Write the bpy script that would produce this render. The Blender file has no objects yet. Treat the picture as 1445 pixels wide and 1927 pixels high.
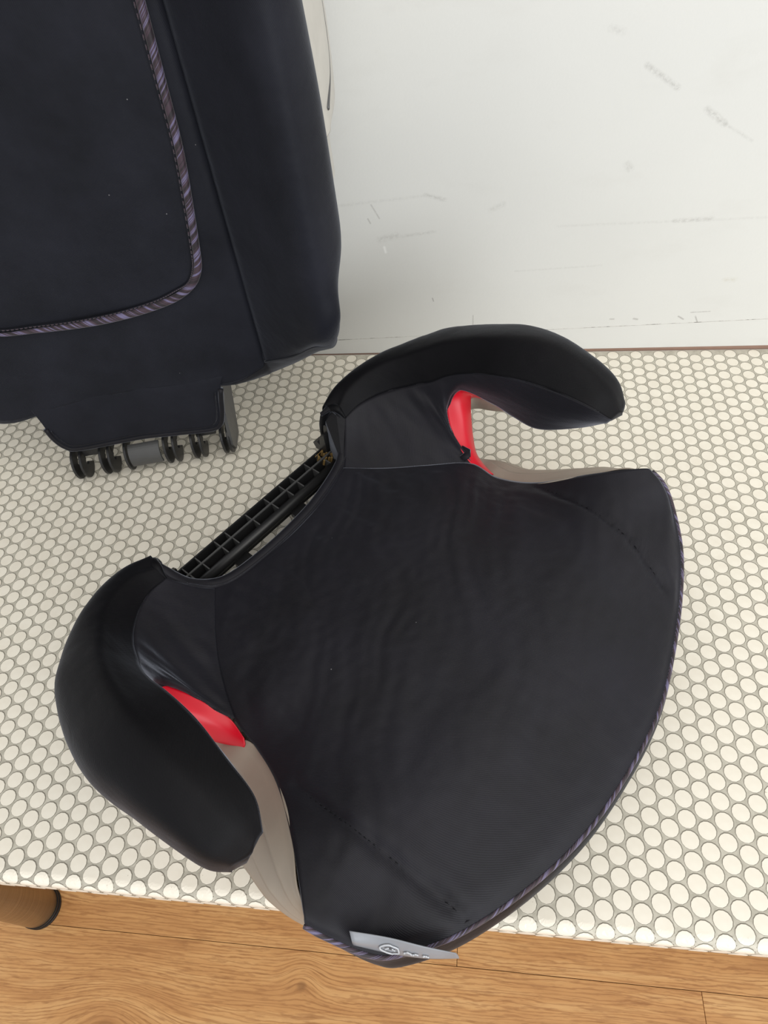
import bpy, bmesh, math, random
from mathutils import Vector, Matrix, noise
random.seed(7)
sc = bpy.context.scene
COL = sc.collection
CM = 0.01
TOP = 71.0            # height of the tabletop above the floor, cm (tabletop plane is z = 0 in the cm lists below)

# ------------------------------------------------------------------ camera
camd = bpy.data.cameras.new('camera')
cam = bpy.data.objects.new('camera', camd)
COL.objects.link(cam)
camd.sensor_fit = 'AUTO'
camd.sensor_width = 36.0
camd.lens = 1287.9 / 1927.0 * 36.0
camd.clip_start = 0.02
cr_ = Vector((0.9912469, 0.09125645, -0.09540361))
cu_ = -Vector((0.01645876, -0.80242031, -0.59653228))
cb_ = -Vector((-0.13099121, 0.58974055, -0.79689861))
CAMP = Vector((-15.9574, -63.7499, 56.1290))
M = Matrix(((cr_.x, cu_.x, cb_.x, CAMP.x * CM), (cr_.y, cu_.y, cb_.y, CAMP.y * CM),
            (cr_.z, cu_.z, cb_.z, (CAMP.z + TOP) * CM), (0, 0, 0, 1)))
cam.matrix_world = M
sc.camera = cam

# ------------------------------------------------------------------ light, world, exposure
w = bpy.data.worlds.new('room_light')
sc.world = w
w.use_nodes = True
bg = w.node_tree.nodes['Background']
bg.inputs['Color'].default_value = (0.97, 0.97, 0.97, 1)
bg.inputs['Strength'].default_value = 0.74

def area(name, loc, target, sx, sy, power, color):
    d = bpy.data.lights.new(name, 'AREA')
    d.shape = 'RECTANGLE'; d.size = sx; d.size_y = sy; d.energy = power; d.color = color
    o = bpy.data.objects.new(name, d); COL.objects.link(o)
    o.location = loc
    o.rotation_euler = (Vector(target) - Vector(loc)).to_track_quat('-Z', 'Y').to_euler()
    return o
area('window_light', (2.5, -3.5, 1.7), (-0.15, -0.2, 0.75), 3.4, 2.0, 112, (0.94, 0.97, 1.0))
area('overhead_fill', (0.6, -1.3, 2.9), (-0.3, -0.4, 0.7), 2.4, 1.6, 24, (1.0, 0.96, 0.88))  # unseen overhead fill, added to lift the shadows on the tiles

sc.view_settings.view_transform = 'Standard'
sc.view_settings.look = 'None'
sc.view_settings.gamma = 1.0
sc.view_settings.exposure = 0.09
sc.view_settings.use_curve_mapping = False

# ------------------------------------------------------------------ helpers
def srgb(r, g, b):
    f = lambda c: (c / 255 / 12.92) if c <= 10 else ((c / 255 + 0.055) / 1.055) ** 2.4
    return (f(r), f(g), f(b), 1)

class NT:
    """tiny node builder"""
    def __init__(s, name):
        s.m = bpy.data.materials.new(name); s.m.use_nodes = True
        s.t = s.m.node_tree; s.b = s.t.nodes['Principled BSDF']
    def n(s, typ, **kw):
        nd = s.t.nodes.new(typ)
        for k, v in kw.items(): setattr(nd, k, v)
        return nd
    def l(s, a, b): s.t.links.new(a, b)
    def put(s, sock, v):
        if hasattr(v, 'links') or isinstance(v, bpy.types.NodeSocket): s.l(v, sock)
        else: sock.default_value = v
    def math(s, op, a, b=0.0, c=None, clamp=False):
        nd = s.n('ShaderNodeMath', operation=op, use_clamp=clamp)
        s.put(nd.inputs[0], a); s.put(nd.inputs[1], b)
        if c is not None: s.put(nd.inputs[2], c)
        return nd.outputs[0]
    def obj(s): return s.n('ShaderNodeTexCoord').outputs['Object']
    def uv(s): return s.n('ShaderNodeTexCoord').outputs['UV']
    def mapping(s, vec, scale=(1, 1, 1), rot=(0, 0, 0), loc=(0, 0, 0)):
        nd = s.n('ShaderNodeMapping'); s.l(vec, nd.inputs[0])
        nd.inputs['Scale'].default_value = scale; nd.inputs['Rotation'].default_value = rot; nd.inputs['Location'].default_value = loc
        return nd.outputs[0]
    def noise(s, vec, scale=5, detail=3, rough=0.5, dist=0.0):
        nd = s.n('ShaderNodeTexNoise'); s.l(vec, nd.inputs['Vector'])
        nd.inputs['Scale'].default_value = scale; nd.inputs['Detail'].default_value = detail
        nd.inputs['Roughness'].default_value = rough; nd.inputs['Distortion'].default_value = dist
        return nd.outputs['Fac']
    def ramp(s, fac, stops, interp='LINEAR'):
        nd = s.n('ShaderNodeValToRGB'); s.l(fac, nd.inputs[0]); nd.color_ramp.interpolation = interp
        e = nd.color_ramp.elements
        e[0].position, e[0].color = stops[0]; e[1].position, e[1].color = stops[-1]
        for p, c in stops[1:-1]:
            x = e.new(p); x.color = c
        return nd.outputs[0]
    def mix(s, fac, a, b, blend='MIX'):
        nd = s.n('ShaderNodeMix', data_type='RGBA', blend_type=blend)
        s.put(nd.inputs[0], fac); s.put(nd.inputs[6], a); s.put(nd.inputs[7], b)
        return nd.outputs[2]
    def bump(s, h, strength=0.2, dist=0.001, normal=None):
        nd = s.n('ShaderNodeBump'); s.l(h, nd.inputs['Height'])
        nd.inputs['Strength'].default_value = strength; nd.inputs['Distance'].default_value = dist
        if normal is not None: s.l(normal, nd.inputs['Normal'])
        return nd.outputs[0]
    def set(s, **kw):
        for k, v in kw.items():
            k = {'color': 'Base Color', 'rough': 'Roughness', 'metal': 'Metallic', 'normal': 'Normal', 'spec': 'Specular IOR Level',
                 'sheen': 'Sheen Weight', 'sheen_tint': 'Sheen Tint', 'sheen_rough': 'Sheen Roughness', 'coat': 'Coat Weight'}[k]
            s.put(s.b.inputs[k], v)
        return s.m

def fabric(name, c0, c1, sheen=0.25, spec=0.2, rough=0.58):
    t = NT(name); o = t.obj()
    mot = t.noise(o, 14, 4, 0.6)
    base = t.ramp(mot, [(0.3, c0), (0.75, c1)])
    # twill ribs
    wv = t.n('ShaderNodeTexWave', wave_type='BANDS', bands_direction='X'); 
    t.l(t.mapping(t.uv(), rot=(0, 0, 0.8)), wv.inputs['Vector']); wv.inputs['Scale'].default_value = 3.4
    wv.inputs['Distortion'].default_value = 0.6; wv.inputs['Detail'].default_value = 1
    fine = t.noise(o, 900, 2, 0.6)
    hgt = t.math('ADD', t.math('MULTIPLY', wv.outputs['Fac'], 0.6), t.math('MULTIPLY', fine, 0.7))
    base = t.mix(t.math('MULTIPLY', wv.outputs['Fac'], 0.4), base, tuple(x * 1.5 for x in c1[:3]) + (1,))
    # lint specks
    vo = t.n('ShaderNodeTexVoronoi'); t.l(o, vo.inputs['Vector']); vo.inputs['Scale'].default_value = 75
    sep = t.n('ShaderNodeSeparateColor'); t.l(vo.outputs['Color'], sep.inputs[0])
    sel = t.math('GREATER_THAN', sep.outputs[0], 0.9)
    dot = t.math('LESS_THAN', vo.outputs['Distance'], 0.036)
    lint = t.math('MULTIPLY', t.math('MULTIPLY', sel, dot), 0.45)
    base = t.mix(lint, base, srgb(150, 148, 150))
    wr = t.noise(t.mapping(o, scale=(30, 12, 30)), 1.0, 3, 0.55)
    n1 = t.bump(wr, 0.35, 0.004)
    n2 = t.bump(hgt, 0.35, 0.0003, n1)
    return t.set(color=base, rough=rough, spec=spec, sheen=sheen, sheen_tint=(0.78, 0.84, 1.0, 1), sheen_rough=0.3, normal=n2)

def plastic(name, c, rough=0.45, spec=0.5, var=0.06):
    t = NT(name); o = t.obj()
    nz = t.noise(o, 60, 3, 0.6)
    dk = tuple(x * (1 - var * 2) for x in c[:3]) + (1,)
    col = t.ramp(nz, [(0.3, dk), (0.7, c)])
    return t.set(color=col, rough=t.math('ADD', t.math('MULTIPLY', nz, 0.12), rough - 0.06), spec=spec, normal=t.bump(t.noise(o, 1500, 1), 0.05, 0.0002))

def striped_piping(name):
    t = NT(name); u = t.uv()
    sx = t.n('ShaderNodeSeparateXYZ'); t.l(u, sx.inputs[0])
    v = t.math('MULTIPLY', t.math('ADD', sx.outputs['Y'], t.math('MULTIPLY', sx.outputs['X'], 2.1)), 0.55)   # twist of the weave round the cord
    cx = t.n('ShaderNodeCombineXYZ'); t.l(t.math('MULTIPLY', v, 1.0), cx.inputs[0])
    nz = t.noise(cx.outputs[0], 2.3, 3, 0.75)
    col = t.ramp(nz, [(0.36, srgb(30, 21, 28)), (0.47, srgb(56, 40, 50)), (0.53, srgb(98, 92, 122)), (0.60, srgb(62, 46, 62)), (0.70, srgb(110, 104, 138))], 'CONSTANT')
    w2 = t.noise(t.uv(), 40, 2)
    return t.set(color=col, rough=0.55, spec=0.4, sheen=0.2, normal=t.bump(w2, 0.3, 0.0004))

def obj(name, verts, faces, m=None, parent=None, smooth=True, uvs=None):
    me = bpy.data.meshes.new(name)
    me.from_pydata([tuple(c * CM for c in v) for v in verts], [], faces)
    if uvs:
        ul = me.uv_layers.new(name='uv')
        for lp in me.loops: ul.data[lp.index].uv = uvs[lp.vertex_index]
    me.update()
    if smooth: me.polygons.foreach_set('use_smooth', [True] * len(me.polygons))
    o = bpy.data.objects.new(name, me); COL.objects.link(o)
    if m:
        for x in (m if isinstance(m, (list, tuple)) else [m]): me.materials.append(x)
    if parent: o.parent = parent
    return o

def fixn(o):
    bm = bmesh.new(); bm.from_mesh(o.data); bmesh.ops.recalc_face_normals(bm, faces=bm.faces); bm.to_mesh(o.data); bm.free(); return o

def empty(name, loc, rz=0.0):
    e = bpy.data.objects.new(name, None); COL.objects.link(e); e.empty_display_size = 0.05
    e.location = [c * CM for c in loc]; e.rotation_euler = (0, 0, rz); return e

def tag(o, label=None, cat=None, group=None, kind=None):
    if label: o['label'] = label
    if cat: o['category'] = cat
    if group: o['group'] = group
    if kind: o['kind'] = kind
    return o

def crv(P, t):
    """Catmull-Rom through P, t in 0..len-1"""
    n = len(P); i = min(int(t), n - 2); f = t - i
    p1, p2 = P[i], P[i + 1]
    p0 = P[i - 1] if i > 0 else tuple(2 * a - b for a, b in zip(p1, p2))
    p3 = P[i + 2] if i + 2 < n else tuple(2 * b - a for a, b in zip(p1, p2))
    return tuple(0.5 * (2 * b + (c - a) * f + (2 * a - 5 * b + 4 * c - d) * f * f + (3 * b - a - 3 * c + d) * f ** 3)
                 for a, b, c, d in zip(p0, p1, p2, p3))

def line(P, n):
    return [crv(P, (len(P) - 1) * i / (n - 1)) for i in range(n)]

def surf(net, nu, nv):
    rows = [line(r, nu) for r in net]
    cols = [line([r[j] for r in rows], nv) for j in range(nu)]
    return [[cols[j][i] for j in range(nu)] for i in range(nv)]

def grid_mesh(g, close_u=False):
    nv, nu = len(g), len(g[0]); V = [p for r in g for p in r]; F = []
    for i in range(nv - 1):
        for j in range(nu - 1 + (1 if close_u else 0)):
            k = (j + 1) % nu
            F.append((i * nu + j, i * nu + k, (i + 1) * nu + k, (i + 1) * nu + j))
    return V, F

def grid_uv(g):
    nv, nu = len(g), len(g[0]); m = g[nv // 2]; U = [0.0]
    for a, b in zip(m, m[1:]): U.append(U[-1] + math.dist(a, b))
    W = [0.0]
    for i in range(1, nv): W.append(W[-1] + math.dist(g[i][nu // 2], g[i - 1][nu // 2]))
    return [(U[j], W[i]) for i in range(nv) for j in range(nu)]

def join(*parts):
    V, F = [], []
    for v, f in parts:
        b = len(V); V += list(v); F += [tuple(x + b for x in q) for q in f]
    return V, F

def solid(o, th, off=0.0):
    md = o.modifiers.new('thickness', 'SOLIDIFY'); md.thickness = th * CM; md.offset = off; return o

def tube(path, r, seg=10, up=(0, 0, 1), flat=1.0, n=None, uv=False):
    """swept tube; r number or list; flat squashes along the frame's second axis"""
    P = [Vector(p) for p in (line(path, n) if n else path)]
    V, F, U = [], [], []; L = 0.0
    upv = Vector(up)
    for i, p in enumerate(P):
        d = (P[min(i + 1, len(P) - 1)] - P[max(i - 1, 0)]).normalized()
        a = d.cross(upv)
        if a.length < 1e-4: a = d.cross(Vector((1, 0, 0)))
        a.normalize(); b = a.cross(d).normalized()
        rr = r[i] if isinstance(r, (list, tuple)) else (r(i / (len(P) - 1)) if callable(r) else r)
        if i: L += (p - P[i - 1]).length
        for k in range(seg):
            an = 2 * math.pi * k / seg
            V.append(tuple(p + a * math.cos(an) * rr + b * math.sin(an) * rr * flat)); U.append((k / seg, L))
    for i in range(len(P) - 1):
        for k in range(seg):
            F.append((i * seg + k, i * seg + (k + 1) % seg, (i + 1) * seg + (k + 1) % seg, (i + 1) * seg + k))
    F.append(tuple(range(seg - 1, -1, -1))); e = (len(P) - 1) * seg; F.append(tuple(range(e, e + seg)))
    return (V, F, U) if uv else (V, F)

def box(x0, x1, y0, y1, z0, z1):
    V = [(x, y, z) for z in (z0, z1) for y in (y0, y1) for x in (x0, x1)]
    return V, [(0, 2, 3, 1), (4, 5, 7, 6), (0, 1, 5, 4), (2, 6, 7, 3), (0, 4, 6, 2), (1, 3, 7, 5)]

def bevel(o, wd, seg=2):
    md = o.modifiers.new('bevel', 'BEVEL'); md.width = wd * CM; md.segments = seg; md.limit_method = 'ANGLE'; return o

def cyl(c, axis, r, h, seg=32):
    """solid cylinder from c along axis"""
    a = Vector(axis).normalized(); p = Vector(c)
    return tube([tuple(p), tuple(p + a * h)], r, seg, up=(0, 1, 0) if abs(a.z) > 0.9 else (0, 0, 1))

# ------------------------------------------------------------------ materials
BLACK = fabric('black_fabric', srgb(15, 14, 17), srgb(25, 24, 31), sheen=0.5, spec=0.23)
BLACK_SHADED = fabric('black_fabric_shaded', srgb(5, 5, 7), srgb(14, 13, 16), sheen=0.15, spec=0.13)  # black fabric with shade put into its base colour, for arms and front
NAVY = fabric('navy_fabric', srgb(17, 18, 22), srgb(31, 32, 39), sheen=0.16, spec=0.11)
PIPE = striped_piping('striped_piping')
RED = plastic('red_plastic', srgb(208, 6, 36), 0.42, 0.5, 0.03)
GREY = plastic('taupe_plastic', srgb(158, 147, 134), 0.5, 0.4, 0.03)
SILVER = plastic('silver_plastic', srgb(182, 178, 170), 0.4, 0.5)
DARKP = plastic('black_plastic', srgb(34, 34, 35), 0.38, 0.5)
DGREY = plastic('grey_plastic', srgb(74, 74, 74), 0.4, 0.5)
LABELM = plastic('grey_label', srgb(134, 137, 143), 0.4, 0.4)
LPRINT = plastic('label_print', srgb(188, 191, 196), 0.5, 0.3)
RUBBER = plastic('black_rubber', srgb(26, 25, 26), 0.5, 0.4)

def vinyl_tile(name, c0, c1):
    t = NT(name); o = t.obj(); inf = t.n('ShaderNodeObjectInfo')
    nz = t.noise(o, 70, 2, 0.6)
    sp = t.noise(o, 420, 2, 0.5)
    col = t.ramp(nz, [(0.35, c0), (0.7, c1)])
    col = t.mix(t.math('MULTIPLY', t.math('GREATER_THAN', sp, 0.76), 0.5), col, srgb(150, 135, 110))
    return t.set(color=col, rough=0.34, spec=0.5)
TILE = vinyl_tile('cream_tile', srgb(229, 222, 207), srgb(235, 229, 215))
def grout_mat():
    t = NT('grout'); o = t.obj()
    nz = t.noise(o, 160, 4, 0.6)
    return t.set(color=t.ramp(nz, [(0.3, srgb(170, 165, 151)), (0.7, srgb(200, 195, 181))]), rough=0.5, spec=0.35)
GROUT = grout_mat()
RING = plastic('tile_outline', srgb(126, 121, 109), 0.5, 0.3)

def wood_mat():
    t = NT('oak_laminate'); o = t.obj()
    sp = t.n('ShaderNodeSeparateXYZ'); t.l(o, sp.inputs[0])
    X, Y = sp.outputs['X'], sp.outputs['Y']
    g = Y
    # knots bend the grain round themselves
    for kx, ky, a, sx, sy in ((-0.710, -0.690, 0.030, 0.085, 0.05), (-0.413, -0.613, 0.016, 0.03, 0.035), (0.05, -0.690, 0.02, 0.12, 0.05), (-0.9, -0.50, 0.02, 0.1, 0.05)):
        dx = t.math('DIVIDE', t.math('SUBTRACT', X, kx), sx); dy = t.math('DIVIDE', t.math('SUBTRACT', Y, ky), sy)
        r2 = t.math('ADD', t.math('MULTIPLY', dx, dx), t.math('MULTIPLY', dy, dy))
        e = t.math('POWER', 2.718, t.math('MULTIPLY', r2, -1.0))
        g = t.math('SUBTRACT', g, t.math('MULTIPLY', t.math('MULTIPLY', e, a), t.math('ADD', dy, 0.9)))
    cx = t.n('ShaderNodeCombineXYZ'); t.l(t.math('MULTIPLY', X, 0.12), cx.inputs[0]); t.l(g, cx.inputs[1])
    oi = t.n('ShaderNodeObjectInfo'); t.l(t.math('MULTIPLY', oi.outputs['Random'], 3.0), cx.inputs[2])
    v = cx.outputs[0]
    ph = t.math('ADD', t.math('MULTIPLY', g, 1150.0), t.math('MULTIPLY', t.noise(v, 55, 4, 0.6, 0.3), 26.0))
    ringv = t.math('SINE', ph)
    big = t.noise(v, 42, 3, 0.55, 0.4)
    mid = t.noise(v, 190, 4, 0.6, 0.5)
    cx2 = t.n('ShaderNodeCombineXYZ'); t.l(t.math('MULTIPLY', X, 1.6), cx2.inputs[0]); t.l(t.math('MULTIPLY', g, 14.0), cx2.inputs[1]); t.l(oi.outputs['Random'], cx2.inputs[2])
    pore = t.noise(cx2.outputs[0], 22, 3, 0.6)
    col = t.ramp(big, [(0.30, srgb(186, 134, 82)), (0.5, srgb(203, 152, 96)), (0.72, srgb(216, 170, 114))])
    streak = t.ramp(mid, [(0.36, (1, 1, 1, 1)), (0.50, (0, 0, 0, 1))])
    col = t.mix(t.math('MULTIPLY', t.ramp(t.math('MULTIPLY_ADD', ringv, 0.5, 0.5), [(0.0, (1, 1, 1, 1)), (0.42, (0, 0, 0, 1))]), t.math('MULTIPLY', t.noise(cx2.outputs[0], 6, 2, 0.5), 1.25)), col, srgb(158, 108, 62))
    col = t.mix(t.math('MULTIPLY', streak, 0.22), col, srgb(158, 108, 62))
    pm = t.ramp(pore, [(0.34, (1, 1, 1, 1)), (0.45, (0, 0, 0, 1))])
    col = t.mix(t.math('MULTIPLY', pm, 0.4), col, srgb(146, 98, 56))
    for kx, ky, r in ((-0.710, -0.697, 0.011), (-0.413, -0.613, 0.006)):
        vv = t.n('ShaderNodeVectorMath', operation='DISTANCE'); t.l(o, vv.inputs[0]); vv.inputs[1].default_value = (kx, ky, 0)
        k = t.ramp(t.math('ADD', t.math('DIVIDE', vv.outputs['Value'], r * 2), t.math('MULTIPLY', t.math('SUBTRACT', mid, 0.5), 0.8)), [(0.2, (1, 1, 1, 1)), (0.7, (0, 0, 0, 1))])
        col = t.mix(t.math('MULTIPLY', k, 0.45), col, srgb(110, 74, 42))
    h = t.math('SUBTRACT', 1.0, t.math('ADD', t.math('MULTIPLY', pm, 0.6), t.math('MULTIPLY', streak, 0.3)))
    return t.set(color=col, rough=0.5, spec=0.4, normal=t.bump(h, 0.25, 0.0006))
WOOD = wood_mat()

def wall_mat(name, crack=True):
    t = NT(name); o = t.obj()
    sp = t.n('ShaderNodeSeparateXYZ'); t.l(o, sp.inputs[0]); X, Z = sp.outputs['X'], sp.outputs['Z']
    nz = t.noise(o, 3.0, 3, 0.5)
    col = t.ramp(nz, [(0.3, srgb(208, 208, 204)), (0.7, srgb(215, 215, 211))])
    grime = t.noise(t.mapping(o, scale=(4, 1, 9)), 2.2, 4, 0.6)
    col = t.mix(t.math('MULTIPLY', t.ramp(grime, [(0.55, (0, 0, 0, 1)), (0.75, (1, 1, 1, 1))]), 0.14), col, srgb(180, 176, 168))
    br = t.noise(t.mapping(o, scale=(300, 1, 300)), 1.0, 3, 0.7)
    def seg(x0, z0, x1, z1, wd, st, c, frag=0.45):
        nonlocal col
        dx, dz = (x1 - x0) * CM, (z1 - z0) * CM; L2 = dx * dx + dz * dz
        px = t.math('SUBTRACT', X, x0 * CM); pz = t.math('SUBTRACT', Z, (z0 + TOP) * CM)
        h = t.math('DIVIDE', t.math('ADD', t.math('MULTIPLY', px, dx), t.math('MULTIPLY', pz, dz)), L2, clamp=True)
        ex = t.math('SUBTRACT', px, t.math('MULTIPLY', h, dx)); ez = t.math('SUBTRACT', pz, t.math('MULTIPLY', h, dz))
        d = t.math('SQRT', t.math('ADD', t.math('MULTIPLY', ex, ex), t.math('MULTIPLY', ez, ez)))
        m = t.math('SUBTRACT', 1.0, t.math('DIVIDE', d, wd * CM), clamp=True)
        m = t.math('MULTIPLY', t.math('MULTIPLY', m, st * 0.6), t.ramp(br, [(frag - 0.1, (0, 0, 0, 1)), (frag + 0.15, (1, 1, 1, 1))]))
        col = t.mix(m, col, c)
    dk = srgb(120, 116, 110)
    for a in ((-2.2, 30.6, 0.7, 28.7, 0.35, 0.55, dk), (3.6, 26.8, 5.4, 25.5, 0.4, 0.6, dk), (5.4, 25.5, 8.2, 23.9, 0.2, 0.3, dk), (-5.6, 33.5, -4.6, 33.2, 0.4, 0.3, dk),
              (-21.3, 20.2, -19.4, 19.6, 0.3, 0.5, dk), (-31, 19.4, -21.5, 20.1, 0.25, 0.2, dk), (-26.4, 15.5, -24.6, 15.9, 0.5, 0.4, dk), (-24.0, 15.8, -20.5, 16.2, 0.25, 0.35, dk),
              (-2.3, 22.3, -2.0, 21.9, 0.5, 0.4, dk), (3.3, 16.4, 6.8, 16.5, 0.35, 0.4, dk), (-8, 16.3, 13, 16.4, 0.22, 0.2, dk), (10.0, 9.4, 11.0, 9.4, 0.4, 0.4, srgb(165, 155, 120)),
              (-26.9, 19.4, -26.2, 17.9, 0.12, 0.6, dk, 0.3), (-27.4, 17.9, -27.2, 17.4, 0.12, 0.7, dk, 0.2), (-26.0, 14.6, -25.9, 14.0, 0.2, 0.9, srgb(248, 248, 246), 0.2),
              (-14.8, 18.3, -13.6, 18.9, 0.4, 0.3, dk), (-21.1, 8.0, -21.0, 7.6, 0.1, 0.8, srgb(70, 66, 62), 0.1), (-16.5, 5.5, -16.5, 2.7, 0.09, 0.75, dk, 0.25),
              (-12, 11.2, -3, 11.6, 0.15, 0.25, dk), (7.6, 5.3, 9.6, 5.4, 0.1, 0.8, srgb(96, 92, 88), 0.4), (-1.0, 4.6, -0.6, 4.6, 0.15, 0.7, dk, 0.3), (1.6, 4.6, 2.0, 4.5, 0.18, 0.8, dk, 0.2),
              (8.2, 4.8, 8.6, 4.0, 0.12, 0.8, srgb(90, 80, 74), 0.35), (6.4, 4.8, 7.0, 4.4, 0.14, 0.8, srgb(90, 80, 74), 0.3)):
        seg(*a)
    return t.set(color=col, rough=0.42, spec=0.4, normal=t.bump(t.noise(o, 420, 2, 0.5), 0.12, 0.0006))
WALL = wall_mat('white_painted_board')
def chip_mat():
    t = NT('peeled_joint'); o = t.obj()
    nz = t.noise(t.mapping(o, scale=(60, 1, 260)), 1.0, 4, 0.7)
    return t.set(color=t.ramp(nz, [(0.40, srgb(96, 90, 84)), (0.47, srgb(196, 192, 186)), (0.56, srgb(226, 224, 219))]), rough=0.6, spec=0.3)
CHIP = chip_mat()
BROWN = plastic('brown_gap_shade', srgb(158, 128, 112), 0.6, 0.3)  # brownish tone for the shaded gap behind the table

def bronze():
    t = NT('brushed_bronze'); o = t.obj()
    nz = t.noise(t.mapping(o, scale=(1, 1, 260)), 3, 3, 0.6)
    return t.set(color=t.ramp(nz, [(0.3, srgb(156, 134, 104)), (0.7, srgb(190, 168, 136))]), metal=0.75, rough=0.32, normal=t.bump(nz, 0.1, 0.0004))
BRONZE = bronze()

# ------------------------------------------------------------------ setting: floor, wall
V, F = box(-175, 145, -190, 2.2, -TOP - 3, -TOP - 0.9)
floor = obj('floor', [(x, y, z + TOP) for x, y, z in V], F, plastic('underlay', srgb(70, 48, 30), 0.8), smooth=False)
tag(floor, kind='structure')
def plank(x0, x1, y0, y1):
    g = 0.035
    V, F = box(x0 + g, x1 - g, y0 + g, y1 - g, -0.9, 0.0)
    o = obj('plank', V, F, WOOD, floor, smooth=False); bevel(o, 0.06, 2)
yj = -56.7
for row, joints in enumerate(((-146.5, -17.5, 111.5), (-110.6, 18.4, 147.4), (-160, -31, 98, 145), (-120, 9, 138), (-150, -21, 108))):
    y1 = yj + 19.2 if row == 0 else (yj if row == 1 else (yj - 19.2 if row == 2 else (yj + 38.4 if row == 3 else yj + 57.6)))
    y0 = y1 - 19.2
    if y1 > 2.2: y1 = 2.2
    xs = [-175] + [j for j in joints if -175 < j < 145] + [145]
    for a, b in zip(xs, xs[1:]):
        if b - a > 1: plank(a, b, y0, y1)
for r in range(3, 8):
    y1 = yj - 19.2 * (r - 1); xs = [-175, -100 + 37 * (r % 3), 29 + 37 * (r % 3), 145]
    for a, b in zip(xs, xs[1:]): plank(a, b, y1 - 19.2, y1)

YW = 2.27
def crack(x):   # height of the joint line between board and lower strip
    return 2.94 + 0.040 * (x + 15.9)
xs = [-175 + 4 * i for i in range(81)]
def wallstrip(name, zb, zt, m, y0=YW, th=3.0):
    V, F = [], []
    for x in xs:
        a, b = zb(x) + TOP, zt(x) + TOP
        V += [(x, y0, a), (x, y0, b), (x, y0 + th, b), (x, y0 + th, a)]
    n = len(xs)
    for i in range(n - 1):
        for k in range(4):
            F.append((i * 4 + k, i * 4 + (k + 1) % 4, i * 4 + 4 + (k + 1) % 4, i * 4 + 4 + k))
    F += [(3, 2, 1, 0), tuple((n - 1) * 4 + k for k in range(4))]
    return fixn(obj(name, V, F, m, smooth=False))
cl = lambda x: crack(max(-80, min(40, x)))
wl = wallstrip('wall_back', lambda x: cl(x) + 0.05, lambda x: 150, WALL); tag(wl, kind='structure')
st = wallstrip('trim_1', lambda x: max(0.08, min(0.6, 0.12 + (x + 33) * 0.007)), lambda x: cl(x) - 0.05, WALL, YW + 0.02); tag(st, kind='structure')
jn = wallstrip('trim_2', lambda x: cl(x) - 0.1, lambda x: cl(x) + 0.1, CHIP, YW + 0.06, 2.0); tag(jn, kind='structure')
br = wallstrip('gap_shade_strip', lambda x: -0.15, lambda x: max(0.08, min(0.6, 0.12 + (x + 33) * 0.007)), BROWN, YW + 0.10, 2.5); tag(br, kind='structure')  # added strip, its colour stands in for shade in the wall-table gap
lo = wallstrip('trim_4', lambda x: -TOP - 0.9, lambda x: -0.15, WALL, YW + 0.02); tag(lo, kind='structure')

# ------------------------------------------------------------------ table with penny tile cover
TX0, TX1, TYB, TYF = -97.0, 66.0, 2.12, -58.15
RB, THK = 0.85, 2.5
table = empty('table', (0, 0, 0))
tag(table, 'long table topped with white penny tiles, on bronze legs against the white wall', 'table')
def prof(s):
    """s = distance from the back edge over the rounded front edge and down; returns y, z, normal(y,z)"""
    flat = TYB - (TYF + RB)
    if s <= flat: return TYB - s, 0.0, (0.0, 1.0)
    a = (s - flat) / RB
    if a <= math.pi / 2: return TYF + RB - RB * math.sin(a), -RB + RB * math.cos(a), (-math.sin(a), math.cos(a))
    return TYF, -RB - (s - flat - RB * math.pi / 2), (-1.0, 0.0)
SEND = TYB - (TYF + RB) + RB * math.pi / 2 + THK - RB
ss = [0, 10, 20, 30, 40, 50, 58.5] + [TYB - (TYF + RB) + RB * math.pi / 2 * k / 10 for k in range(11)] + [SEND]
V, F = [], []
pr_ = [prof(s)[:2] for s in ss] + [(TYB, -THK)]
nx = 2
for x in (TX0, TX1): V += [(x, y, z + TOP) for y, z in pr_]
n = len(pr_)
for k in range(n): F.append((k, (k + 1) % n, n + (k + 1) % n, n + k))
F += [tuple(range(n - 1, -1, -1)), tuple(range(n, 2 * n))]
top = fixn(obj('tabletop', V, F, GROUT, table, smooth=True))
for p in top.data.polygons: p.use_smooth = len(p.vertices) == 4 and p.area < 0.05
top['label'] = 'grey grout bed with rounded front edge'

PX, PY, TR = 1.43 * 0.91642, 1.43, 0.645
rel = 0.022
NS = 14
def tile_geo(cx, s, seg=NS, local=False):
    V = []
    rings = ((1.075, 0.004, 0.012), (1.0, 0.012, 0.0), (0.985, rel, 0.0), (0.66, rel, 0), (0.33, rel, 0))
    for rr, h, _ in (rings[:3] if local else rings):
        for k in range(seg):
            a = 2 * math.pi * k / seg
            dx, ds = math.cos(a) * TR * rr, math.sin(a) * TR * rr
            if not local: ds = min(ds, SEND - s - 0.01)
            if rr > 1.01: dx += 0.018; ds -= 0.022      # printed outline sits a touch off centre
            if local: V.append((dx, -ds, h))
            else:
                y, z, nn = prof(s + ds); V.append((cx + dx, y + nn[0] * h, z + nn[1] * h + TOP))
    F, MI = [], []
    if local: rings = rings[:3]
    for r in range(len(rings) - 1):
        for k in range(seg):
            F.append((r * seg + k, (r + 1) * seg + k, (r + 1) * seg + (k + 1) % seg, r * seg + (k + 1) % seg)); MI.append(1 if r == 0 else 0)
    F.append(tuple(range(len(rings) * seg - 1, (len(rings) - 1) * seg - 1, -1))); MI.append(0)
    return V, F, MI
cells = []
c0, c1 = int(TX0 / PX) + 1, int(TX1 / PX) - 1
bs, bt = (math.cos(math.radians(55.3)), math.sin(math.radians(55.3))), (math.sin(math.radians(55.3)), -math.cos(math.radians(55.3)))
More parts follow.
